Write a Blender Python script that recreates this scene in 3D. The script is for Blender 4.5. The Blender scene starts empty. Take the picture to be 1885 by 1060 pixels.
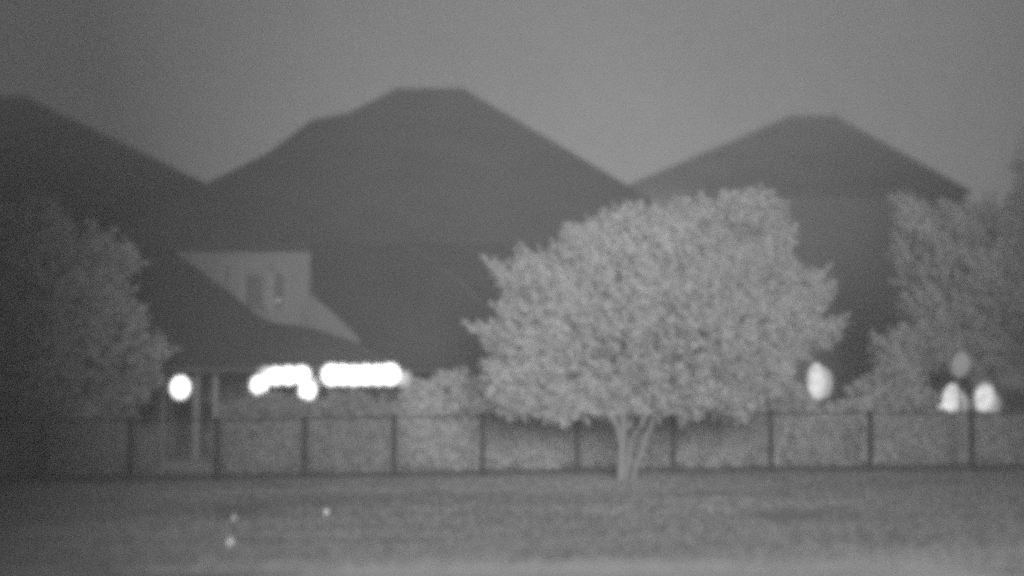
import bpy, bmesh, math, random
import numpy as np
from mathutils import Vector, Matrix, noise

S = bpy.context.scene
COL = S.collection
R = math.radians

# ------------------------------------------------------------------ camera
CAM_Z, PITCH, FPX = 2.0, R(3.84), 2590.0
cam_d = bpy.data.cameras.new("camera")
cam_d.sensor_width = 36.0
cam_d.lens = 36.0 * FPX / 1885.0
cam_d.clip_start = 0.1
cam_d.clip_end = 3000.0
cam_d.dof.use_dof = True
cam_d.dof.focus_distance = 26.0
cam_d.dof.aperture_fstop = 0.17
cam = bpy.data.objects.new("camera", cam_d)
cam.location = (0, 0, CAM_Z)
cam.rotation_euler = (math.pi / 2 + PITCH, 0, 0)
COL.objects.link(cam)
S.camera = cam

# ------------------------------------------------------------------ world
SUN_AZ, SUN_EL = R(4.0), R(11.5)      # behind the camera, a little to its right
W = bpy.data.worlds.new("World")
S.world = W
W.use_nodes = True
nt = W.node_tree
nt.nodes.clear()
def wn(t, **kw):
    n = nt.nodes.new(t)
    for k, v in kw.items():
        setattr(n, k, v)
    return n
L = nt.links.new
sky = wn('ShaderNodeTexSky', sky_type='NISHITA', sun_disc=False)
sky.sun_elevation = SUN_EL
sky.sun_rotation = math.pi - SUN_AZ
bw = wn('ShaderNodeRGBToBW')
L(sky.outputs[0], bw.inputs[0])
tc = wn('ShaderNodeTexCoord')
# broad glow of town light in the night air, one lobe of the sky
dot = wn('ShaderNodeVectorMath', operation='DOT_PRODUCT')
gd = Vector((0.09, 1.0, 0.26)).normalized()
dot.inputs[1].default_value = gd
L(tc.outputs['Generated'], dot.inputs[0])
mr = wn('ShaderNodeMapRange', interpolation_type='LINEAR')
mr.inputs['From Min'].default_value = 0.932
mr.inputs['From Max'].default_value = 1.0
mr.inputs['To Min'].default_value = 0.26
mr.inputs['To Max'].default_value = 1.0
L(dot.outputs['Value'], mr.inputs['Value'])
m1 = wn('ShaderNodeMath', operation='MULTIPLY')
L(mr.outputs[0], m1.inputs[0])
# thin mottled cloud
mot = None
for sc_, lo, hi in ((9.0, 0.95, 1.05), (150.0, 0.93, 1.07)):
    n = wn('ShaderNodeTexNoise')
    n.inputs['Scale'].default_value = sc_
    n.inputs['Detail'].default_value = 3
    L(tc.outputs['Generated'], n.inputs['Vector'])
    q = wn('ShaderNodeMapRange')
    q.inputs['From Min'].default_value = 0.3
    q.inputs['From Max'].default_value = 0.7
    q.inputs['To Min'].default_value = lo
    q.inputs['To Max'].default_value = hi
    L(n.outputs[0], q.inputs['Value'])
    if mot is None:
        mot = q.outputs[0]
    else:
        k = wn('ShaderNodeMath', operation='MULTIPLY')
        L(mot, k.inputs[0]); L(q.outputs[0], k.inputs[1])
        mot = k.outputs[0]
L(mot, m1.inputs[1])
m2 = wn('ShaderNodeMath', operation='MULTIPLY')
L(bw.outputs[0], m2.inputs[0]); L(m1.outputs[0], m2.inputs[1])
bg = wn('ShaderNodeBackground')
bg.inputs['Strength'].default_value = 0.056
L(m2.outputs[0], bg.inputs['Color'])
wo = wn('ShaderNodeOutputWorld')
L(bg.outputs[0], wo.inputs[0])

# ------------------------------------------------------------------ low front light
sd = bpy.data.lights.new("sun", 'SUN')
sd.energy = 4.7
sd.angle = R(22)
sd.color = (1, 1, 1)
sun = bpy.data.objects.new("sun", sd)
sdir = Vector((math.sin(SUN_AZ) * math.cos(SUN_EL), -math.cos(SUN_AZ) * math.cos(SUN_EL), math.sin(SUN_EL)))
sun.rotation_euler = sdir.to_track_quat('Z', 'Y').to_euler()
sun.location = (0, -20, 30)
COL.objects.link(sun)

S.view_settings.view_transform = 'Standard'
S.view_settings.look = 'None'
S.view_settings.exposure = 0.0
S.view_settings.gamma = 1.0
S.view_settings.use_curve_mapping = False
S.render.engine = 'CYCLES'
S.cycles.use_denoising = False
S.cycles.pixel_filter_type = 'BLACKMAN_HARRIS'
S.cycles.filter_width = 7.5
S.cycles.max_bounces = 6
S.cycles.volume_bounces = 1
S.cycles.transparent_max_bounces = 8

# ------------------------------------------------------------------ helpers
def ray(px, py):
    u, v = (px - 942.5) / FPX, (530 - py) / FPX
    return Vector((u, math.cos(PITCH) - v * math.sin(PITCH), math.sin(PITCH) + v * math.cos(PITCH)))
def at(px, py, Y):
    d = ray(px, py)
    return Vector((0, 0, CAM_Z)) + d * (Y / d.y)
def onplane(px, py, p0, n):
    d = ray(px, py)
    o = Vector((0, 0, CAM_Z))
    t = (p0 - o).dot(n) / d.dot(n)
    return o + d * t
def ss(a, b, x):
    t = max(0.0, min(1.0, (x - a) / (b - a)))
    return t * t * (3 - 2 * t)
def gz(x, y):
    """height of the ground"""
    z = 0.012 * x * ss(8, 25, y)
    z += 1.3 * ss(37, 56, y)
    z += 0.035 * noise.noise(Vector((x * .25, y * .25, 0.3))) * ss(2, 8, y)
    return z

_mats = {}
def mat(name, c, rough=0.9, var=0.12, scale=3.0, bump=0.0, stretch=(1, 1, 1), emit=0.0, fine=None, spec=0.2, trans=0.0):
    if name in _mats:
        return _mats[name]
    m = bpy.data.materials.new(name)
    m.use_nodes = True
    t = m.node_tree
    p = t.nodes['Principled BSDF']
    p.inputs['Roughness'].default_value = rough
    p.inputs['Specular IOR Level'].default_value = spec
    co = t.nodes.new('ShaderNodeTexCoord')
    mp = t.nodes.new('ShaderNodeMapping')
    mp.inputs['Scale'].default_value = stretch
    t.links.new(co.outputs['Object'], mp.inputs['Vector'])
    out = None
    for sc_, w in ((scale, 1.0), (fine or scale * 9, 0.8)):
        n = t.nodes.new('ShaderNodeTexNoise')
        n.inputs['Scale'].default_value = sc_
        n.inputs['Detail'].default_value = 4
        t.links.new(mp.outputs[0], n.inputs['Vector'])
        r = t.nodes.new('ShaderNodeMapRange')
        r.inputs['From Min'].default_value = 0.3
        r.inputs['From Max'].default_value = 0.7
        r.inputs['To Min'].default_value = 1 - var * w
        r.inputs['To Max'].default_value = 1 + var * w
        t.links.new(n.outputs[0], r.inputs['Value'])
        if out is None:
            out = r.outputs[0]
        else:
            k = t.nodes.new('ShaderNodeMath'); k.operation = 'MULTIPLY'
            t.links.new(out, k.inputs[0]); t.links.new(r.outputs[0], k.inputs[1])
            out = k.outputs[0]
        last = n
    k = t.nodes.new('ShaderNodeMath'); k.operation = 'MULTIPLY'
    k.inputs[1].default_value = c
    t.links.new(out, k.inputs[0])
    t.links.new(k.outputs[0], p.inputs['Base Color'])
    if bump:
        b = t.nodes.new('ShaderNodeBump')
        b.inputs['Strength'].default_value = bump
        b.inputs['Distance'].default_value = 0.02
        t.links.new(last.outputs[0], b.inputs['Height'])
        t.links.new(b.outputs[0], p.inputs['Normal'])
    if emit:
        e = t.nodes.new('ShaderNodeMath'); e.operation = 'MULTIPLY'
        e.inputs[1].default_value = emit
        t.links.new(out, e.inputs[0])
        p.inputs['Emission Color'].default_value = (1, 1, 1, 1)
        t.links.new(e.outputs[0], p.inputs['Emission Strength'])
    if trans:
        tr = t.nodes.new('ShaderNodeBsdfTranslucent')
        t.links.new(k.outputs[0], tr.inputs['Color'])
        mx = t.nodes.new('ShaderNodeMixShader')
        mx.inputs[0].default_value = trans
        t.links.new(p.outputs[0], mx.inputs[1]); t.links.new(tr.outputs[0], mx.inputs[2])
        t.links.new(mx.outputs[0], t.nodes['Material Output'].inputs['Surface'])
    _mats[name] = m
    return m

def tag(o, label=None, cat=None, group=None, kind=None):
    if label: o['label'] = label
    if cat: o['category'] = cat
    if group: o['group'] = group
    if kind: o['kind'] = kind
    return o
def empty(name, loc=(0, 0, 0)):
    o = bpy.data.objects.new(name, None)
    o.location = loc
    o.empty_display_size = 0.2
    COL.objects.link(o)
    return o
def link(name, verts, faces, m, parent=None, smooth=False):
    me = bpy.data.meshes.new(name)
    off = Vector(parent_world(parent)) if parent else Vector((0, 0, 0))
    me.from_pydata([tuple(Vector(v) - off) for v in verts], [], faces)
    me.materials.append(m)
    if smooth:
        me.polygons.foreach_set('use_smooth', [True] * len(me.polygons))
    me.update()
    o = bpy.data.objects.new(name, me)
    COL.objects.link(o)
    if parent:
        o.parent = parent
    return o
def parent_world(p):
    l = Vector((0, 0, 0))
    while p:
        l += p.location
        p = p.parent
    return l
class MB:
    """collects shapes in world coordinates, builds one object"""
    def __init__(s):
        s.v, s.f = [], []
    def add(s, v, f):
        o = len(s.v)
        s.v += [Vector(x) for x in v]
        s.f += [tuple(i + o for i in q) for q in f]
        return s
    def box(s, x0, x1, y0, y1, z0, z1):
        v = [(x, y, z) for z in (z0, z1) for y in (y0, y1) for x in (x0, x1)]
        return s.add(v, [(0, 2, 3, 1), (4, 5, 7, 6), (0, 1, 5, 4), (1, 3, 7, 5), (3, 2, 6, 7), (2, 0, 4, 6)])
    def tube(s, pts, rad, n=8, cap=True):
        pts = [Vector(p) for p in pts]
        if not hasattr(rad, '__len__'):
            rad = [rad] * len(pts)
        v, f = [], []
        for i, p in enumerate(pts):
            d = (pts[min(i + 1, len(pts) - 1)] - pts[max(i - 1, 0)]).normalized()
            a = d.orthogonal() if abs(d.z) > .9 else d.cross(Vector((0, 0, 1)))
            a.normalize()
            if i and a.dot(pa) < 0: a = -a
            pa = a
            b = d.cross(a)
            for k in range(n):
                w = 2 * math.pi * k / n
                v.append(p + (a * math.cos(w) + b * math.sin(w)) * rad[i])
        for i in range(len(pts) - 1):
            for k in range(n):
                f.append((i * n + k, i * n + (k + 1) % n, (i + 1) * n + (k + 1) % n, (i + 1) * n + k))
        if cap:
            f.append(tuple(reversed(range(n))))
            f.append(tuple(range((len(pts) - 1) * n, len(pts) * n)))
        return s.add(v, f)
    def ellipsoid(s, c, rx, ry, rz, nu=20, nv=12, tilt=0.0):
        v, f = [], []
        M = Matrix.Rotation(tilt, 3, 'Y')
        c = Vector(c)
        for j in range(1, nv):
            ph = math.pi * j / nv
            for i in range(nu):
                th = 2 * math.pi * i / nu
                v.append(c + M @ Vector((rx * math.sin(ph) * math.cos(th), ry * math.sin(ph) * math.sin(th), rz * math.cos(ph))))
        v.append(c + M @ Vector((0, 0, rz))); v.append(c + M @ Vector((0, 0, -rz)))
        T, B = len(v) - 2, len(v) - 1
        for j in range(nv - 2):
            for i in range(nu):
                f.append((j * nu + i, (j + 1) * nu + i, (j + 1) * nu + (i + 1) % nu, j * nu + (i + 1) % nu))
        for i in range(nu):
            f.append((T, i, (i + 1) % nu))
            f.append((B, (nv - 2) * nu + (i + 1) % nu, (nv - 2) * nu + i))
        return s.add(v, f)
    def slab(s, poly, d):
        """polygon of points given a thickness vector d"""
        n = len(poly)
        poly = [Vector(p) for p in poly]
        v = poly + [p + Vector(d) for p in poly]
        f = [tuple(range(n)), tuple(reversed(range(n, 2 * n)))]
        f += [(i, i + n, (i + 1) % n + n, (i + 1) % n) for i in range(n)]
        return s.add(v, f)
    def build(s, name, m, parent=None, smooth=False):
        return link(name, s.v, s.f, m, parent, smooth)

# ------------------------------------------------------------------ materials (near infrared, so all grey)
M_lawn = mat('lawn_soil', 0.33, var=0.20, scale=0.35, fine=3.0, stretch=(0.35, 1, 1))
M_grass = mat('grass', 0.40, var=0.20, scale=0.35, fine=3.0, stretch=(0.35, 1, 1), trans=0.3)
M_lamplight = mat('painted_lamplight', 0.80, var=0.10, scale=1.3, fine=14, bump=0.4)  # lamp light on the near ground put into the colour
M_leaf = mat('pale_foliage', 0.76, var=0.08, scale=1.1, fine=7, trans=0.6, rough=0.7)
M_leaf2 = mat('bush_foliage', 0.62, var=0.14, scale=1.3, fine=8, trans=0.35, rough=0.7)
M_leaf3 = mat('dull_foliage', 0.66, var=0.14, scale=1.0, fine=6, trans=0.35, rough=0.7)
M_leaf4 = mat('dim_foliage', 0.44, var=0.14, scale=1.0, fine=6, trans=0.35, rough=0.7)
M_bark = mat('pale_bark', 0.24, var=0.12, scale=4, stretch=(1, 1, .2))
M_roof = mat('roof_shingle', 0.103, var=0.10, scale=0.6, fine=9, bump=0.5, stretch=(1, 1, 2.5))
M_wall = mat('wall_render', 0.255, var=0.06, scale=0.8, fine=8)
M_wall2 = mat('dark_cladding', 0.218, var=0.07, scale=0.8, fine=8)
M_trim = mat('pale_trim', 0.34, var=0.06)
M_dark = mat('black_steel', 0.025, var=0.1, rough=0.6)
M_pane = mat('window_glass', 0.17, var=0.08, rough=0.15, spec=0.5)
M_curtain = mat('curtain', 0.32, var=0.10, scale=6, stretch=(4, 1, .3))
M_wire = mat('galvanised_wire', .38, rough=.6)
M_globe = mat('lit_globe', 0.8, emit=1.6, var=0.02)
M_globe2 = mat('lit_globe_dim', 0.6, emit=0.35, var=0.10, scale=9)
M_lamp = mat('lit_frosted', 0.6, emit=0.42, var=0.42, scale=4.5, fine=11)
M_ghost = mat('lens_ghost', 0.5, emit=0.09, var=0.12, scale=9)  # weak glow for lens ghosts, no real lamp glass
M_head = mat('headlight_lit', 0.6, emit=0.7, var=0.45, scale=6, fine=13)
M_head_ghost = mat('headlight_ghost', 0.5, emit=0.25, var=0.25, scale=10)
M_car = mat('car_paint', 0.16, rough=0.35, var=0.03, spec=0.5)
M_rubber = mat('rubber', 0.03)
M_stone = mat('pale_stone', 0.95, var=0.05)
M_block = mat('shade_block_wall', 0.28)

# ------------------------------------------------------------------ ground
xs = np.concatenate([np.linspace(-600, -45, 16), np.linspace(-40, 40, 81), np.linspace(45, 600, 16)])
ys = np.concatenate([np.linspace(-300, -14, 12), np.linspace(-10, 62, 109), np.linspace(70, 1200, 22)])
gv = [(x, y, gz(x, y)) for y in ys for x in xs]
nx = len(xs)
gf = [(j * nx + i, j * nx + i + 1, (j + 1) * nx + i + 1, (j + 1) * nx + i) for j in range(len(ys) - 1) for i in range(nx - 1)]
tag(link('ground', gv, gf, M_lawn, smooth=True), 'level grey lawn in front of and behind the fence', kind='structure')

# lamp light painted as a pale patch across the very front, ragged edges
pv, pf = [], []
N = 160
rnd = random.Random(4)
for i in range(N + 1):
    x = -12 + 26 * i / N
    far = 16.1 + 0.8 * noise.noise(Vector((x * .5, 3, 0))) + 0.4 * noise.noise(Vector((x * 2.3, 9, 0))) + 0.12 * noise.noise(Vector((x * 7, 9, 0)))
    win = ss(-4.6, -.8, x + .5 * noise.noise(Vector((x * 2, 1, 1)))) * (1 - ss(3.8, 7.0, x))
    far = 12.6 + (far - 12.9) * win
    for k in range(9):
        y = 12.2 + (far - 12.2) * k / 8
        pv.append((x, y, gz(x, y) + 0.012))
for i in range(N):
    for k in range(8):
        a = i * 9 + k
        pf.append((a, a + 9, a + 10, a + 1))
tag(link('lamplit_patch', pv, pf, M_lamplight), 'pool of lamp light painted as pale ground along the bottom edge of the view', kind='structure')

# short grass blades, denser near the camera
rs = np.random.RandomState(3)
n = 110000
y = 12.5 + (36 - 12.5) * rs.rand(n) ** 1.25
x = (rs.rand(n) * 2 - 1) * (y * 0.385 + 1.0)
keep = np.ones(n, bool)
far_edge = np.array([16.1 + 0.8 * noise.noise(Vector((a * .5, 3, 0))) for a in x])
keep &= (y > far_edge - 0.9 + 0.8 * rs.randn(n)) | (x < -4.5) | (x > 6.5)
keep &= np.array([noise.noise(Vector((a * .35, b * .9, 5))) for a, b in zip(x, y)]) > -0.35 + 0.25 * rs.randn(n)
x, y = x[keep], y[keep]
n = len(x)
z = np.array([gz(a, b) for a, b in zip(x, y)])
h = 0.03 + 0.035 * rs.rand(n)
w = 0.006 + 0.008 * rs.rand(n)
ang = rs.rand(n) * math.pi
lean = rs.randn(n, 2) * 0.03
V = np.zeros((n, 3, 3))
V[:, 0] = np.stack([x - w * np.cos(ang), y - w * np.sin(ang), z - .01], 1)
V[:, 1] = np.stack([x + w * np.cos(ang), y + w * np.sin(ang), z - .01], 1)
V[:, 2] = np.stack([x + lean[:, 0], y + lean[:, 1], z + h], 1)
def npmesh(name, V, k, m, parent=None):
    """V: (n*k,3) vertices, every k of them one face"""
    V = V.reshape(-1, 3)
    if parent:
        V = V - np.array(parent_world(parent))
    nf = len(V) // k
    me = bpy.data.meshes.new(name)
    me.vertices.add(len(V)); me.vertices.foreach_set('co', V.ravel())
    me.loops.add(len(V)); me.loops.foreach_set('vertex_index', np.arange(len(V), dtype=np.int32))
    me.polygons.add(nf)
    me.polygons.foreach_set('loop_start', np.arange(0, len(V), k, dtype=np.int32))
    me.polygons.foreach_set('loop_total', np.full(nf, k, dtype=np.int32))
    me.update(calc_edges=True)
    me.materials.append(m)
    o = bpy.data.objects.new(name, me)
    COL.objects.link(o)
    if parent: o.parent = parent
    return o
tag(npmesh('grass', V, 3, M_grass), 'short mown grass over the whole lawn', 'grass', kind='stuff')

# pale bits added to thin the painted lamp light out into the grass
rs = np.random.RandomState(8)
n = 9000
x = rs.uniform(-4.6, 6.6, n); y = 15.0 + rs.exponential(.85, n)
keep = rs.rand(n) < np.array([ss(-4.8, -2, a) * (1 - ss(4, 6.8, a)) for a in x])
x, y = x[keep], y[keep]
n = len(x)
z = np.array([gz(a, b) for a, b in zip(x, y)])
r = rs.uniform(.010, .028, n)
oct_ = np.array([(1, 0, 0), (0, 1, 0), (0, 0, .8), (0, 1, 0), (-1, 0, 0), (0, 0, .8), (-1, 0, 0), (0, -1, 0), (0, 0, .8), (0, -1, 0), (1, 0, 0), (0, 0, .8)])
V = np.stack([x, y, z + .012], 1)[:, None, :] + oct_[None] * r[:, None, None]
tag(npmesh('light_fringe', V, 3, mat('fringe_bits', .40, var=.15)), 'pale bits scattered to soften the edge of the painted lamp light', 'light_fringe', kind='stuff')

# ------------------------------------------------------------------ houses
def window(parent, x0, x1, z0, z1, y, mull=(), curtain=False):
    f = MB()
    t = 0.07
    f.box(x0 - t, x0, y - .06, y + .02, z0 - t, z1 + t).box(x1, x1 + t, y - .06, y + .02, z0 - t, z1 + t)
    f.box(x0, x1, y - .06, y + .02, z1, z1 + t).box(x0, x1, y - .06, y + .02, z0 - t, z0)
    for mx_ in mull:
        f.box(mx_ - .025, mx_ + .025, y - .05, y + .01, z0, z1)
    w = f.build('window', M_trim, parent)
    MB().box(x0, x1, y - .025, y - .01, z0, z1).build('pane', M_pane, w)
    if curtain:
        c = MB()
        n = 10
        pts = [(x0 + .02 + (x1 - x0) * .4 * i / n, y - .032 - .004 * (i % 2)) for i in range(n + 1)]
        c.slab([Vector((pts[0][0], y - .03, z0)), Vector((pts[-1][0], y - .03, z0)), Vector((pts[-1][0], y - .03, z1)), Vector((pts[0][0], y - .03, z1))], (0, -.006, 0))
        c.build('curtain', M_curtain, w)
    return w
def hip(parent, Yf, Yb, exl, exr, erow, rxl, rxr, rrow, m, name='roof', extra=None, drop=0.10):
    """hip roof whose front eave sits at depth Yf and whose ridge sits midway"""
    Ym = (Yf + Yb) / 2
    A, B = at(exl, erow, Yf), at(exr, erow, Yf)
    P, Q = at(rxl, rrow, Ym), at(rxr, rrow, Ym)
    C, D = Vector((B.x, Yb, B.z)), Vector((A.x, Yb, A.z))
    lo = Vector((0, 0, -drop))
    v = [A, B, C, D, P, Q, A + lo, B + lo, C + lo, D + lo]
    f = [(0, 1, 5, 4), (1, 2, 5), (2, 3, 4, 5), (3, 0, 4), (0, 6, 7, 1), (1, 7, 8, 2), (2, 8, 9, 3), (3, 9, 6, 0), (9, 8, 7, 6)]
    r = link(name, v, f, m, parent)
    # ridge and hip caps
    cap = MB()
    for a, b in ((P, Q),):
        k = 14
        cap.tube([a.lerp(b, i / k) + Vector((0, 0, .01)) for i in range(k + 1)], .06, 6)
    cap.build('ridge_cap', m, r)
    return A, B, P, Q

# --- centre house
ch = tag(empty('house', at(600, 850, 38.5)), 'large dark two storey house in the centre with a pale upper wall under its eave', 'house')
A, B, P, Q = hip(ch, 37.5, 49.5, 150, 1345, 452, 724, 858, 166, M_roof)
# lesser ridge making the shoulder on the left slope
Yr = 42.0
a0, a1, a2 = at(450, 315, Yr), at(592, 218, Yr + .8), at(760, 300, Yr)
b1 = Vector((a1.x + .9, a1.y + 3.5, a1.z - .1))
sm = MB()
tip = at(648, 214, 42.9)
sm.add([at(430, 330, 41.4), at(572, 221, 42.3), at(636, 208, 42.9), at(760, 300, 42.0), Vector((a1.x + 1.2, 47, a1.z - 1.5))],
       [(0, 3, 2, 1), (0, 1, 4), (1, 2, 4), (2, 3, 4)])
sm.build('side_gable_roof', M_roof, ch)
# upper wall under the eave
W0, W1 = at(215, 452, 37.62), at(1290, 452, 37.62)
zt = at(600, 452, 37.62).z - .05
MB().box(W0.x, W1.x, 37.62, 48.5, 0.0, zt).build('wall', M_wall, ch)
# fascia board and soffit shadow line
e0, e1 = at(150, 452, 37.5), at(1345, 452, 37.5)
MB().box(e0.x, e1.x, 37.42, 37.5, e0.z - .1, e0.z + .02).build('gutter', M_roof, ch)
# windows high on the pale wall
def wx(px, py, Y=37.62): return at(px, py, Y)
p, q = wx(452, 505), wx(486, 572)
window(ch, p.x, q.x, q.z, p.z, 37.62)
p, q = wx(490, 505), wx(524, 568)
window(ch, p.x, q.x, q.z, p.z, 37.62, curtain=True)
p, q = wx(414, 488), wx(424, 528)
window(ch, p.x, q.x, q.z, p.z, 37.62)
p = wx(512, 553, 37.52)
MB().ellipsoid(p, .07, .03, .055).build('window_glint', mat('painted_glint', .9), ch)  # pale blob painting a reflection on the pane
for a_, w_ in ((447, 5), (487, 4)):
    MB().box(wx(a_ - w_ / 2, 490).x, wx(a_ + w_ / 2, 490).x, 37.53, 37.61, wx(0, 566).z, wx(0, 488).z).build('shutter', M_trim, ch)
# vent flap and conduit on the wall
MB().box(wx(455, 490).x, wx(482, 490).x, 37.52, 37.62, wx(0, 494).z, wx(0, 488).z).build('awning', M_trim, ch)
MB().tube([wx(497, 483, 37.52), wx(510, 500, 37.47)], .035, 6).build('bracket', M_trim, ch)
# projecting wing on the right with its long roof running down to the lower eave
def plane_roof(parent, name, poly, eave_row, Ye, pitch, m, th=.22):
    p0 = at(700, eave_row, Ye)
    nrm = Vector((0, -math.sin(pitch), math.cos(pitch)))
    pts = [onplane(px, py, p0, nrm) for px, py in poly]
    return MB().slab(pts, -nrm * th).build(name, m, parent)
plane_roof(ch, 'wing_roof', [(573, 447), (573, 542), (600, 566), (632, 596), (664, 626), (668, 674), (1180, 674), (1180, 447)],
           674, 35.3, R(60), mat('wing_shingle', .068, var=.1, scale=.6, fine=9, bump=.5), th=.07)
p0 = at(700, 674, 35.3); nr = Vector((0, -math.sin(R(60)), math.cos(R(60))))
MB().tube([onplane(a_, b_, p0, nr) for a_, b_ in ((740, 448), (790, 478), (840, 516), (884, 556), (980, 640))], .09, 6).build('hip_cap', mat('roof_cap', .095), ch)
p0 = at(700, 674, 35.22)
MB().slab([onplane(a_, b_, p0, nr) for a_, b_ in ((560, 586), (566, 540), (574, 543), (600, 564), (632, 594), (664, 626), (660, 640), (560, 630))], -nr * .04).build('lit_sliver', mat('lit_sliver_tone', .21, var=.05), ch)  # plate added to show a lit sliver where the wing shades the wall
# lower roof of the covered patio
plane_roof(ch, 'patio_roof', [(150, 676), (735, 676), (705, 658), (668, 634), (630, 622), (575, 603), (530, 597), (505, 594), (480, 584), (455, 564), (420, 535), (390, 513), (350, 484), (305, 456), (225, 447), (190, 520)],
           676, 34.6, R(50), mat('patio_shingle', .08, var=.1, scale=.6, fine=9, bump=.5))
g0, g1 = at(150, 676, 34.5), at(745, 676, 34.5)
MB().box(g0.x, g1.x, 34.42, 34.5, g0.z - .13, g0.z + .01).build('patio_gutter', M_roof, ch)
g0, g1 = at(745, 676, 35.4), at(1120, 676, 35.4)
MB().box(g0.x, g1.x, 35.42, 35.5, g0.z - .13, g0.z + .01).build('patio_gutter', M_roof, ch)
MB().box(at(1000, 600, 35.9).x, at(1040, 600, 35.9).x, 35.8, 37.62, 0, g0.z - .05).build('wall', M_wall2, ch)
# ground floor: posts, door openings
def post(px0, px1, Y, m, row_top=678):
    a, b = at(px0, row_top, Y), at(px1, row_top, Y)
    MB().box(a.x, b.x, Y, Y + (b.x - a.x), gz(a.x, Y) - .05, a.z).build('porch_post', m, ch)
post(296, 306, 34.8, M_wall2); post(356, 368, 34.9, M_wall); post(393, 401, 34.9, M_trim)
for a_, b_ in ((322, 352), (372, 393)):
    p, q = at(a_, 742, 37.57), at(b_, 838, 37.57)
    d = MB().box(p.x, q.x, 37.54, 37.61, q.z, p.z).build('door', M_dark, ch)
    MB().box(p.x + .05, p.x + .09, 37.48, 37.54, 1.0, 1.1).build('handle', M_trim, d)
for a_, b_ in ((430, 520), (600, 700), (820, 900)):
    p, q = at(a_, 700, 37.57), at(b_, 770, 37.57)
    window(ch, p.x, q.x, q.z, p.z, 37.62, mull=((p.x + q.x) / 2,))
MB().box(W0.x, at(1000, 0, 37).x, 34.2, 37.62, -0.3, 0.09).build('patio_floor', M_wall2, ch)

# --- left house
lh = tag(empty('house', at(-40, 790, 50)), 'darkest house roof rising at the left edge behind the left tree', 'house')
Al, Bl, Pl, Ql = hip(lh, 49, 62, -620, 640, 462, -120, 52, 180, mat('dark_shingle', .055, var=.1, scale=.6, fine=9, bump=.5))
MB().box(Al.x + .6, Bl.x - .6, 50, 61, 0.3, Al.z - .15).build('wall', M_wall2, lh)
for a_, b_ in ((-20, 30), (120, 170)):
    p, q = at(a_, 500, 50), at(b_, 570, 50)
    window(lh, p.x, q.x, q.z, p.z, 50)
# --- right house
rh = tag(empty('house', at(1500, 760, 48)), 'dark house on the right with a single peaked roof between the two trees', 'house')
Ar, Br, Pr, Qr = hip(rh, 46, 58, 1128, 1790, 352, 1450, 1542, 215, mat('light_shingle', .21, var=.1, scale=.6, fine=9, bump=.5))
MB().box(Ar.x + .3, Br.x - .15, 46.1, 57.3, 0.3, Ar.z - .12).build('wall', M_wall2, rh)
p, q = at(1560, 660, 46.1), at(1640, 800, 46.1)
MB().box(p.x, q.x, 46.02, 46.09, q.z, p.z).build('door', M_wall2, rh)

# ------------------------------------------------------------------ lamps
def bulb_string(label, spots, group):
    c = at(*spots[0][:2], 36.4)
    t = tag(empty('string_lights', c), label, 'string lights', group)
    cable = []
    for (px, py, rx, rz, Y, m) in spots:
        p = at(px, py, Y)
        s = FPX / Y
        b = MB().ellipsoid(p, rx / s, .19, rz / s).build('bulb', m, t, True)
        top = p + Vector((0, 0, rz / s))
        MB().tube([top - Vector((0, 0, .03)), top + Vector((0, 0, .05))], .03, 8).build('socket', M_dark, b)
        cable.append(top + Vector((0, 0, .05)))
    MB().tube(cable, .012, 5).build('cable', M_dark, t)
    return t
G, D_ = M_globe, M_globe2
bulb_string('left string of round white glowing lights under the patio eave, drooping at both ends',
            [(477, 709, 17, 19, 33.6, G), (488, 691, 15, 18, 34.1, D_), (508, 692, 17, 18, 33.6, G), (531, 691, 17, 18, 34.1, G), (555, 690, 17, 18, 33.6, G), (566, 720, 16, 18, 34.2, G), (578, 708, 11, 17, 34.7, M_ghost)],  # last faint shape is an added glow imitating a lens ghost
            'lights strung under the patio eave')
bulb_string('right straight string of round white glowing lights under the patio eave',
            [(610, 690, 19, 21, 33.6, G), (631, 690, 18, 20, 34.1, G), (652, 691, 19, 20, 33.6, G), (674, 690, 18, 20, 34.1, G), (696, 690, 18, 20, 33.6, G), (718, 689, 20, 21, 34.1, G), (746, 700, 14, 19, 34.6, M_ghost)],  # last dim shape imitates a ghost of the lights, no real bulb
            'lights strung under the patio eave')
def lamp(name, label, cat, px, py, rx, rz, Y, m, tilt=0, halo=None, to_ground=True, group=None):
    p = at(px, py, Y); s = FPX / Y
    base = Vector((p.x, p.y + .1, gz(p.x, p.y)))
    t = tag(empty(name, base), label, cat, group)
    if to_ground:
        MB().tube([base, Vector((p.x, p.y + .1, p.z - rz / s * .7))], .03, 8).build('pole', M_dark, t)
    else:
        MB().tube([p + Vector((0, 0, rz / s - .03)), p + Vector((0, 0, rz / s + .05))], .05, 8).build('cap', M_dark, t)
        MB().tube([p + Vector((0, 0, rz / s + .04)), Vector((p.x, p.y, at(px, 674, Y).z + .1))], .012, 6).build('cord', M_dark, t)
    MB().ellipsoid(p, rx / s, .18, rz / s, tilt=tilt).build('glass_globe', m, t, True)
    if halo:
        dx, dz, hx, hz, hm = halo
        q = p + Vector((dx / s, .42, -dz / s))
        MB().ellipsoid(q, hx / s, .12, hz / s, tilt=tilt).build('ghost_glow', hm, t, True)  # glow added beside the lamp to imitate its lens ghost
    return t
lamp('hanging_globe_lamp', 'single round white glowing lamp hanging at the left end of the patio', 'lamp', 332, 713, 19, 22, 33.9, G, to_ground=False)
lamp('post_lamp_or_ghost', 'tall oval frosted white lamp on a thin post right of the big pale tree', 'lamp', 1503, 703, 17, 35, 33.2, M_lamp, halo=(20, 2, 18, 30, M_ghost))
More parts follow.
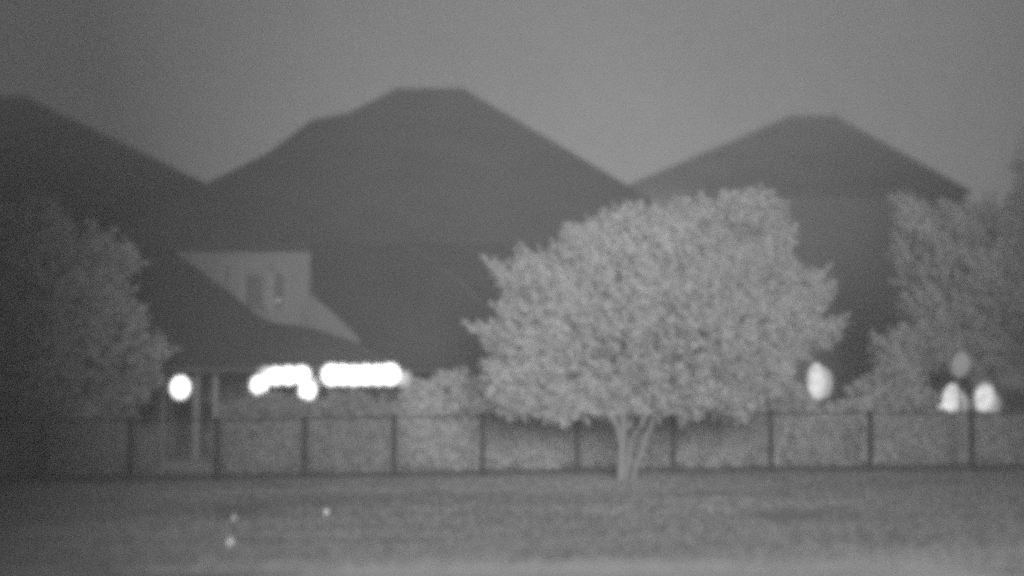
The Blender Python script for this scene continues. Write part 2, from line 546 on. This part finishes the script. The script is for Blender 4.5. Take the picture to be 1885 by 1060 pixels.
lamp('post_lamp_or_ghost', 'faint oval lens ghost above the two headlights on the right, added as a glowing shape', 'lamp', 1768, 672, 18, 25, 34.2, M_ghost, tilt=R(15))  # lens ghost built as a faint glow on a pole, no real lamp

# ------------------------------------------------------------------ vehicle with its headlights on
CY = 40.0
cx = at(1785, 735, CY).x
cz = gz(cx, CY + 1)
car = tag(empty('car', (cx, CY + 2, cz)), 'dark car facing us behind the fence with both headlights shining', 'car')
hw = 0.86
prof = [(0.02, .35), (0.0, .62), (.06, .98), (.9, 1.12), (1.15, 1.18), (1.75, 1.62), (2.6, 1.70), (3.7, 1.62), (4.15, 1.15), (4.3, .95), (4.3, .4), (3.9, .28), (.4, .28)]
bv, nprof = [], len(prof)
for s, k in ((-1, 1.0), (-1, .96), (1, .96), (1, 1.0)):
    pass
rings = []
for xk in (-1, -.8, .8, 1):
    ring = []
    for (yy, zz) in prof:
        inset = .14 * max(0, (zz - 1.1) / .6)
        e = .06 if abs(xk) == 1 else 0
        ring.append(Vector((cx + xk * (hw - inset * (1 if abs(xk) == 1 else .8)), CY + yy + e * (1 if yy < 2 else -1), cz + zz - (.03 if abs(xk) == 1 and zz > 1 else 0))))
    rings.append(ring)
vb = [p for r_ in rings for p in r_]
fb = []
for a in range(3):
    for i in range(nprof):
        j = (i + 1) % nprof
        fb.append((a * nprof + i, (a + 1) * nprof + i, (a + 1) * nprof + j, a * nprof + j))
fb.append(tuple(reversed(range(nprof)))); fb.append(tuple(range(3 * nprof, 4 * nprof)))
link('body', vb, fb, M_car, car)
MB().slab([Vector((cx - .62, CY + 1.16, cz + 1.22)), Vector((cx + .62, CY + 1.16, cz + 1.22)), Vector((cx + .55, CY + 1.68, cz + 1.59)), Vector((cx - .55, CY + 1.68, cz + 1.59))], (0, -.02, .02)).build('windscreen', M_pane, car)
gr = MB()
for i in range(4):
    gr.box(cx - .25, cx + .25, CY - .05, CY - .01, cz + .58 + .08 * i, cz + .61 + .08 * i)
gr.build('grille', M_dark, car)
MB().box(cx - .84, cx + .84, CY - .08, CY + .1, cz + .34, cz + .50).build('bumper', M_car, car)
for sx in (-1, 1):
    for yy in (.85, 3.45):
        c = Vector((cx + sx * .78, CY + yy, cz + .33))
        w_ = MB().tube([c - Vector((.11, 0, 0)), c + Vector((.11, 0, 0))], .33, 20).build('wheel', M_rubber, car)
        MB().tube([c - Vector((.12, 0, 0)), c + Vector((.12, 0, 0))], .19, 14).build('rim', M_trim, w_)
    MB().box(cx + sx * .95 - .1, cx + sx * .95 + .1, CY + 1.25, CY + 1.33, cz + 1.12, cz + 1.27).build('mirror', M_car, car)
for px, py, tl in ((1753, 732, R(12)), (1812, 732, R(10))):
    p = at(px, py, CY - .16); s = FPX / CY
    h_ = MB().ellipsoid(p, 18 / s, .15, 26 / s, tilt=tl).build('headlight', M_head, car, True)
    q = at(px + 17, py + 11, CY - .02)
    MB().ellipsoid(q, 14 / s, .10, 19 / s).build('glare_lobe', M_head_ghost, h_, True)  # glowing lobe added to imitate the headlight's ghost
p = at(1736, 750, CY - .3)
MB().ellipsoid(p, .14, .09, .10).build('glare_tail', M_head, car, True)  # glowing blob added for the tail of the headlight glare

# ------------------------------------------------------------------ foliage
def inpoly(px, py, poly):
    c = np.zeros(len(px), bool)
    n = len(poly)
    for i in range(n):
        x1, y1 = poly[i]; x2, y2 = poly[(i + 1) % n]
        hit = ((y1 > py) != (y2 > py)) & (px < (x2 - x1) * (py - y1) / (y2 - y1 + 1e-9) + x1)
        c ^= hit
    return c
def edgedist(px, py, poly):
    d = np.full(len(px), 1e9)
    n = len(poly)
    for i in range(n):
        a = np.array(poly[i], float); b = np.array(poly[(i + 1) % n], float)
        ab = b - a
        t = np.clip(((px - a[0]) * ab[0] + (py - a[1]) * ab[1]) / (ab @ ab + 1e-9), 0, 1)
        d = np.minimum(d, np.hypot(px - a[0] - t * ab[0], py - a[1] - t * ab[1]))
    return d
def crown(parent, poly, Y, half, shoots, per, leaf, m, seed, name='crown', gap=-0.15, length=.38, upness=.55, gscale=1.0):
    rs = np.random.RandomState(seed)
    P_ = np.array(poly, float)
    lo, hi = P_.min(0), P_.max(0)
    px = lo[0] + rs.rand(shoots * 4) * (hi[0] - lo[0])
    py = lo[1] + rs.rand(shoots * 4) * (hi[1] - lo[1])
    k = inpoly(px, py, poly)
    px, py = px[k][:shoots], py[k][:shoots]
    s = FPX / Y
    d = edgedist(px, py, poly) / s
    th = np.minimum(half, .25 + d * 1.1)
    sg = rs.choice([-1, 1], len(px), p=[.35, .65])
    yy = Y - sg * th * (rs.rand(len(px)) ** .5)
    pts = np.array([at(a, b, c) for a, b, c in zip(px, py, yy)])
    nz = np.array([noise.noise(Vector(p) * gscale) for p in pts])
    # holes: thinner where the noise is low, mostly towards the rim
    keep = nz > gap - np.minimum(d * .5, .35) 
    pts, px, py, d = pts[keep], px[keep], py[keep], d[keep]
    cen = np.array(at((lo[0] + hi[0]) / 2, hi[1] * .75 + lo[1] * .25, Y))
    out = pts - cen
    out /= np.linalg.norm(out, axis=1)[:, None] + 1e-6
    dirs = out * (1 - upness) + np.array([0, 0, upness]) + rs.randn(len(pts), 3) * .35
    dirs /= np.linalg.norm(dirs, axis=1)[:, None]
    Ls = length * (.5 + rs.rand(len(pts)))
    t = rs.rand(len(pts), per)
    C = pts[:, None, :] + dirs[:, None, :] * (t * Ls[:, None])[..., None]
    C = C + rs.randn(*C.shape) * (.075 * (1.15 - t))[..., None]
    C = C.reshape(-1, 3)
    n = len(C)
    a = np.repeat(dirs, per, 0) * .6 + rs.randn(n, 3) * .7
    a /= np.linalg.norm(a, axis=1)[:, None]
    b = np.cross(a, rs.randn(n, 3)); b /= np.linalg.norm(b, axis=1)[:, None]
    sz = leaf * (.6 + .8 * rs.rand(n))[:, None]
    V = np.stack([C - a * sz, C + b * sz * .5, C + a * sz, C - b * sz * .5], 1)
    return npmesh(name, V, 4, m, parent)
def wob(poly, amp, seed, step=14):
    """rough outline from a coarse one"""
    rnd = random.Random(seed)
    out = []
    n = len(poly)
    for i in range(n):
        a, b = Vector(poly[i]), Vector(poly[(i + 1) % n])
        k = max(1, int((b - a).length / step))
        for j in range(k):
            p = a.lerp(b, j / k)
            nn = Vector((-(b - a).y, (b - a).x)).normalized()
            p = p + nn * rnd.uniform(-amp, amp)
            out.append((p.x, p.y))
    return out

# big pale tree in front of the fence
TY = 28.4
tb = at(1150, 886, TY)
tb.z = gz(tb.x, TY)
tree = tag(empty('ornamental_tree', tb), 'big pale round crowned tree with several thin trunks in front of the fence', 'tree')
def stem(rows, r0, r1, sub=5, seed=0, n=9):
    rnd = random.Random(seed)
    pts = [at(px, py, Y) for px, py, Y in rows]
    pts[0].z = max(gz(pts[0].x, pts[0].y) - .05, -1) if rows[0][1] > 860 else pts[0].z
    o = []
    for i in range(len(pts) - 1):
        for j in range(sub):
            o.append(pts[i].lerp(pts[i + 1], j / sub) + Vector((rnd.uniform(-.012, .012), rnd.uniform(-.012, .012), 0)))
    o.append(pts[-1])
    return o, [r0 + (r1 - r0) * i / (len(o) - 1) for i in range(len(o))]
tk = MB()
stems = [([(1142, 886, 28.4), (1144, 820, 28.4), (1136, 785, 28.3), (1112, 745, 28.2), (1060, 650, 27.9), (1020, 560, 27.6)], .085, .03),
         ([(1146, 884, 28.45), (1147, 800, 28.4), (1150, 740, 28.4), (1165, 640, 28.5), (1180, 500, 28.6), (1200, 420, 28.5)], .075, .02),
         ([(1163, 884, 28.5), (1172, 850, 28.5), (1192, 800, 28.6), (1214, 745, 28.7), (1270, 650, 28.9), (1340, 540, 29.0), (1380, 440, 29)], .06, .018),
         ([(1152, 885, 28.6), (1165, 800, 28.9), (1230, 720, 29.4), (1380, 660, 29.8), (1470, 640, 29.8)], .05, .015),
         ([(1144, 815, 28.4), (1120, 770, 28.8), (1040, 700, 29.2), (960, 640, 29.3)], .045, .015)]
for i, (rows, r0, r1) in enumerate(stems):
    pts, rad = stem(rows, r0, r1, seed=i)
    tk.tube(pts, rad, 9)
    rnd = random.Random(50 + i)
    for q in range(9):
        k = int(len(pts) * rnd.uniform(.45, .98))
        k = min(k, len(pts) - 1)
        p = pts[k]
        d = Vector((rnd.uniform(-1, 1), rnd.uniform(-.8, .8), rnd.uniform(.2, 1))).normalized()
        ln = rnd.uniform(.5, 1.3)
        tk.tube([p, p + d * ln * .5 + Vector((0, 0, .05)), p + d * ln + Vector((0, 0, .18))], [.02, .013, .006], 5)
tk.build('trunk', M_bark, tree, True)
main = [(905, 480), (950, 490), (962, 455), (985, 470), (1035, 445), (1060, 412), (1105, 400), (1130, 388), (1170, 392), (1192, 368), (1205, 395),
        (1235, 372), (1265, 388), (1295, 362), (1335, 370), (1365, 352), (1405, 356), (1440, 380), (1462, 410), (1440, 440), (1452, 470), (1470, 500),
        (1522, 492), (1528, 540), (1498, 560), (1500, 590), (1555, 612), (1520, 640), (1495, 648), (1462, 668), (1455, 705), (1435, 735), (1380, 760),
        (1300, 762), (1235, 760), (1120, 758), (1050, 765), (960, 762), (905, 752), (880, 712), (905, 668), (918, 640), (885, 622), (930, 600), (925, 570), (945, 550), (925, 505)]
main = [(a + (10 if a < 1150 else -12), b + 22 * ss(640, 520, b) if b < 640 else b) for a, b in main]
crown(tree, wob(main, 12, 1, 18), TY + .2, 2.0, 5200, 30, .050, M_leaf, 1, gap=-.60, length=.34)
# loose shoots that stand proud of the outline
rs_ = random.Random(9)
outl = wob(main, 6, 5, 12)
cx_, cy_ = 1200, 590
C = []
for (a, b) in outl:
    if b > 660 or rs_.random() < .25:
        continue
    dx, dz = (a - cx_), (cy_ - b)
    l_ = math.hypot(dx, dz)
    d3 = Vector((dx / l_ * .55, rs_.uniform(-.3, .3), dz / l_ * .6 + .45)).normalized()
    p0 = at(a, b, TY + .2 + rs_.uniform(-.4, .4)) - d3 * .12
    ln = rs_.uniform(.14, .56) * (1.25 if a < 1050 else 1)
    for k in range(int(75 * ln / .3)):
        u = rs_.random()
        w_ = .055 * (1.1 - u * .8)
        C.append(p0 + d3 * (ln * u) + Vector((rs_.gauss(0, w_), rs_.gauss(0, w_), rs_.gauss(0, w_))))
rs = np.random.RandomState(12)
C = np.array(C); n = len(C)
a = rs.randn(n, 3); a /= np.linalg.norm(a, axis=1)[:, None]
b = np.cross(a, rs.randn(n, 3)); b /= np.linalg.norm(b, axis=1)[:, None]
V = np.stack([C - a * .045, C + b * .022, C + a * .045, C - b * .022], 1)
npmesh('flower_panicle', V, 4, M_leaf, tree)['kind'] = 'stuff'

def simple_tree(name, label, cat, poly, Y, half, shoots, per, leaf, m, seed, trunkpx, group=None, amp=9, gap=-.2, top=None, tr=.09, length=.38):
    b = at(trunkpx, 800, Y); b.z = gz(b.x, Y)
    t = tag(empty(name, b), label, cat, group)
    ys_ = [p[1] for p in poly]; xs_ = [p[0] for p in poly]
    c = at(sum(xs_) / len(xs_), min(ys_) * .55 + max(ys_) * .45, Y)
    mb = MB()
    mb.tube([b - Vector((0, 0, .05)), b.lerp(c, .5) + Vector((.05, 0, 0)), c], [tr, tr * .7, tr * .35], 8)
    rnd = random.Random(seed)
    w_ = (max(xs_) - min(xs_)) * Y / FPX
    hh = (max(ys_) - min(ys_)) * Y / FPX
    for i in range(7):
        p = b.lerp(c, rnd.uniform(.4, 1))
        d = Vector((rnd.uniform(-.35, .35) * w_, rnd.uniform(-.5, .5) * half, rnd.uniform(.1, .35) * hh))
        mb.tube([p, p + d * .5, p + d], [tr * .35, tr * .2, tr * .08], 6)
    mb.build('trunk' if cat == 'tree' else 'stem', M_bark, t, True)
    crown(t, wob(poly, amp, seed), Y, half, shoots, per, leaf, m, seed, gap=gap, name='crown' if cat == 'tree' else 'foliage', length=length)
    return t
simple_tree('leafy_tree', 'dull leafy tree filling the left edge of the view behind the fence', 'tree',
            [(-160, 470), (-60, 420), (0, 405), (55, 395), (100, 392), (128, 420), (150, 455), (185, 445), (235, 462), (240, 500), (212, 545), (245, 575), (262, 620), (300, 650), (285, 700), (240, 760), (150, 800), (0, 820), (-160, 820)],
            32.6, 1.6, 2600, 14, .085, M_leaf3, 21, 40, gap=-.25)
simple_tree('leafy_tree', 'dull leafy tree at the right edge whose ragged crown hides the right house end', 'tree',
            [(1645, 375), (1690, 385), (1720, 405), (1750, 385), (1800, 380), (1900, 360), (2060, 380), (2060, 700), (1900, 690), (1860, 668), (1780, 672), (1700, 680), (1640, 680), (1612, 640), (1670, 610), (1668, 560), (1650, 480), (1652, 430)],
            36.2, 1.8, 2600, 18, .075, mat('pale_tree_foliage', .8, var=.1, scale=1.1, fine=7, trans=.45, rough=.7), 22, 1880, gap=-.2)
simple_tree('leafy_tree', 'taller faint tree at the far right edge rising above the house eave', 'tree',
            [(1862, 300), (1885, 250), (1960, 210), (2100, 220), (2120, 740), (1900, 740), (1850, 560), (1835, 420), (1862, 350)],
            58, 2.4, 1700, 14, .12, M_leaf, 23, 1990)
# shrubs standing in a row behind the fence
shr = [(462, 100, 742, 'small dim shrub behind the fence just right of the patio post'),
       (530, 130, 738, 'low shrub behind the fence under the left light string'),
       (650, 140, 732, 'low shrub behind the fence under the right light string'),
       (828, 150, 697, 'taller shrub behind the fence just right of the light strings'),
       (930, 170, 705, 'shrub behind the fence below the left side of the pale crown'),
       (1075, 170, 720, 'shrub behind the fence left of the thin tree trunks'),
       (1240, 180, 715, 'shrub behind the fence right of the thin tree trunks'),
       (1400, 180, 712, 'shrub behind the fence left of the oval post lamp'),
       (1560, 150, 752, 'low shrub behind the fence right of the oval post lamp'),
       (1640, 140, 692, 'taller shrub behind the fence between the oval lamp and the headlights'),
       (1750, 150, 775, 'low dark shrub behind the fence below the headlights'),
       (1880, 130, 772, 'low dark shrub behind the fence at the right edge'),
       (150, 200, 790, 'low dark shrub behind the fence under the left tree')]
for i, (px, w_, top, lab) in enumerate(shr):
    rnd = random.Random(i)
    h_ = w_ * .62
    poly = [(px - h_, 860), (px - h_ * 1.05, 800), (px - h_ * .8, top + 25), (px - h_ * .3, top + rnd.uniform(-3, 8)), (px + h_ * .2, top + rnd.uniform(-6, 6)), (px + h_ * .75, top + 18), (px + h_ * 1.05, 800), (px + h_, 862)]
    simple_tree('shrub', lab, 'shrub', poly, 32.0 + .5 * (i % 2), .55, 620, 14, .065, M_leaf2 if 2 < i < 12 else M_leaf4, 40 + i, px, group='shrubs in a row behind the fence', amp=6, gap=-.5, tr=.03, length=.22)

# ------------------------------------------------------------------ fence
FY = 30.0
posts = [(-85, 886, 772), (78, 885, 772), (238, 884, 771), (398, 883, 770), (560, 881, 767), (725, 879, 763), (888, 876, 762), (1063, 873, 759), (1240, 871, 758), (1420, 869, 757), (1603, 867, 757), (1790, 865, 757), (1980, 863, 757)]
fence = tag(empty('fence', at(942, 876, FY)), 'low dark wire mesh fence with evenly spaced posts across the whole view', 'fence')
tops, bots = [], []
for px, b_, t_ in posts:
    b = at(px, b_, FY); t = at(px, t_, FY)
    g = gz(b.x, FY)
    tops.append(t); bots.append(Vector((b.x, FY, b.z)))
    r = .052
    k = MB().box(b.x - r, b.x + r, FY - r, FY + r, min(g, b.z) - .05, t.z).build('post', M_dark, fence)
    MB().box(b.x - .055, b.x + .055, FY - .055, FY + .055, t.z, t.z + .025).build('post_cap', M_dark, k)
for i in range(len(tops) - 1):
    A_, B_ = tops[i], tops[i + 1]
    C_, D_2 = bots[i], bots[i + 1]
    o1, o2 = Vector((.043, 0, -.05)), Vector((-.043, 0, -.05))
    MB().tube([A_ + o1, B_ + o2], .019, 8).build('top_rail', M_dark, fence)
    MB().tube([C_ + Vector((.043, 0, .10)), D_2 + Vector((-.043, 0, .10))], .02, 8).build('bottom_rail', M_dark, fence)
    # woven diamond mesh of this bay
    wm = MB()
    W_ = (B_ - A_).length - .1
    H_ = A_.z - C_.z - .16
    step = .075
    x0, z0 = A_.x + .05, C_.z + .11
    sl0, sl1 = (D_2.z - C_.z) / W_, (B_.z - A_.z) / W_
    def seg(u0, v0, u1, v1):
        f_ = lambda u, v: Vector((x0 + u, FY, z0 + v + sl0 * u))
        a, b = f_(u0, v0), f_(u1, v1)
        d = (b - a).normalized(); nrm = Vector((-d.z, 0, d.x)) * .0021
        yv = Vector((0, .002, 0))
        wm.add([a - nrm - yv, a + nrm - yv, a + yv, b - nrm - yv, b + nrm - yv, b + yv], [(0, 1, 4, 3), (1, 2, 5, 4), (2, 0, 3, 5)])
    c = -H_
    while c < W_:
        u0, u1 = max(0, c), min(W_, c + H_)
        if u1 > u0:
            seg(u0, u0 - c, u1, u1 - c)
            seg(u0, H_ - (u0 - c), u1, H_ - (u1 - c))
        c += step
    wm.build('wire_mesh', M_wire, fence)
# dark strip painting the shadow along the foot of the fence
kb = MB()
for i in range(len(bots) - 1):
    a, b = bots[i], bots[i + 1]
    kb.slab([a + Vector((.05, -.02, -.12)), b + Vector((-.05, -.02, -.12)), b + Vector((-.05, -.02, .06)), a + Vector((.05, -.02, .06))], (0, .04, 0))
kb.build('shadow_strip', mat('painted_shadow', .07), fence)

# ------------------------------------------------------------------ night mist
HZ = bpy.data.materials.new('night_mist'); HZ.use_nodes = True
t_ = HZ.node_tree; t_.nodes.clear()
pvn = t_.nodes.new('ShaderNodeVolumePrincipled')
pvn.inputs['Color'].default_value = (.9, .9, .9, 1)
pvn.inputs['Density'].default_value = 0.0055
o_ = t_.nodes.new('ShaderNodeOutputMaterial')
t_.links.new(pvn.outputs[0], o_.inputs['Volume'])
tag(MB().box(-60, 60, -30, 75, -3, 28.5).build('haze', HZ), 'thin night mist over the whole scene', kind='stuff')

# ------------------------------------------------------------------ small pale things on the lawn
def stone(px, py, rx, rz, tilt, label):
    d = ray(px, py + rz)
    t = -CAM_Z / d.z
    p = Vector((0, 0, CAM_Z)) + d * t
    p.z = gz(p.x, p.y)
    s = FPX / p.y
    o = MB().ellipsoid((0, 0, rz / s * .95), rx / s, rx / s * .8, rz / s, 12, 8, tilt)
    for v in o.v:
        v += Vector((noise.noise(v * 40), noise.noise(v * 40 + Vector((5, 0, 0))), 0)) * .008
    o = o.build('stone', M_stone, None, True)
    o.location = p
    tag(o, label, 'stone', 'small pale stones on the lawn')
stone(424, 992, 5.5, 8, R(20), 'brightest small pale stone on the lawn, nearest to the camera')
stone(431, 948, 3, 6, R(18), 'faint thin pale stone just beyond the brightest one on the lawn')
stone(601, 938, 4.5, 6, 0, 'small pale stone on the lawn, alone to the right of the other two stones')

# ------------------------------------------------------------------ unseen house-shaped blocks added behind the camera to shade the scene's sides
def block(label, x0, x1, y0, y1, h):
    t = tag(empty('shade_block', ((x0 + x1) / 2, (y0 + y1) / 2, 0)), label, 'house')
    MB().box(x0, x1, y0, y1, -.2, h * .7).build('wall', M_block, t)
    ym = (y0 + y1) / 2
    MB().add([(x0 - .4, y0 - .4, h * .7), (x1 + .4, y0 - .4, h * .7), (x1 + .4, y1 + .4, h * .7), (x0 - .4, y1 + .4, h * .7), (x0 - .4, ym, h), (x1 + .4, ym, h)],
             [(0, 1, 5, 4), (3, 4, 5, 2), (0, 4, 3), (1, 2, 5), (0, 3, 2, 1)]).build('roof', M_roof, t)
    for k in range(4):
        xx = x0 + (x1 - x0) * (k + .5) / 4
        for zz in (1.2, 4.2):
            MB().box(xx - .5, xx + .5, y1 + .0, y1 + .05, zz, zz + 1.2).build('window', M_pane, t)
block('unseen block added behind the camera to shade the left side', -38, -3.5, -8, 3, 27)
block('unseen block added behind the camera to shade the right side', 11.1, 36, -8, 3, 26)
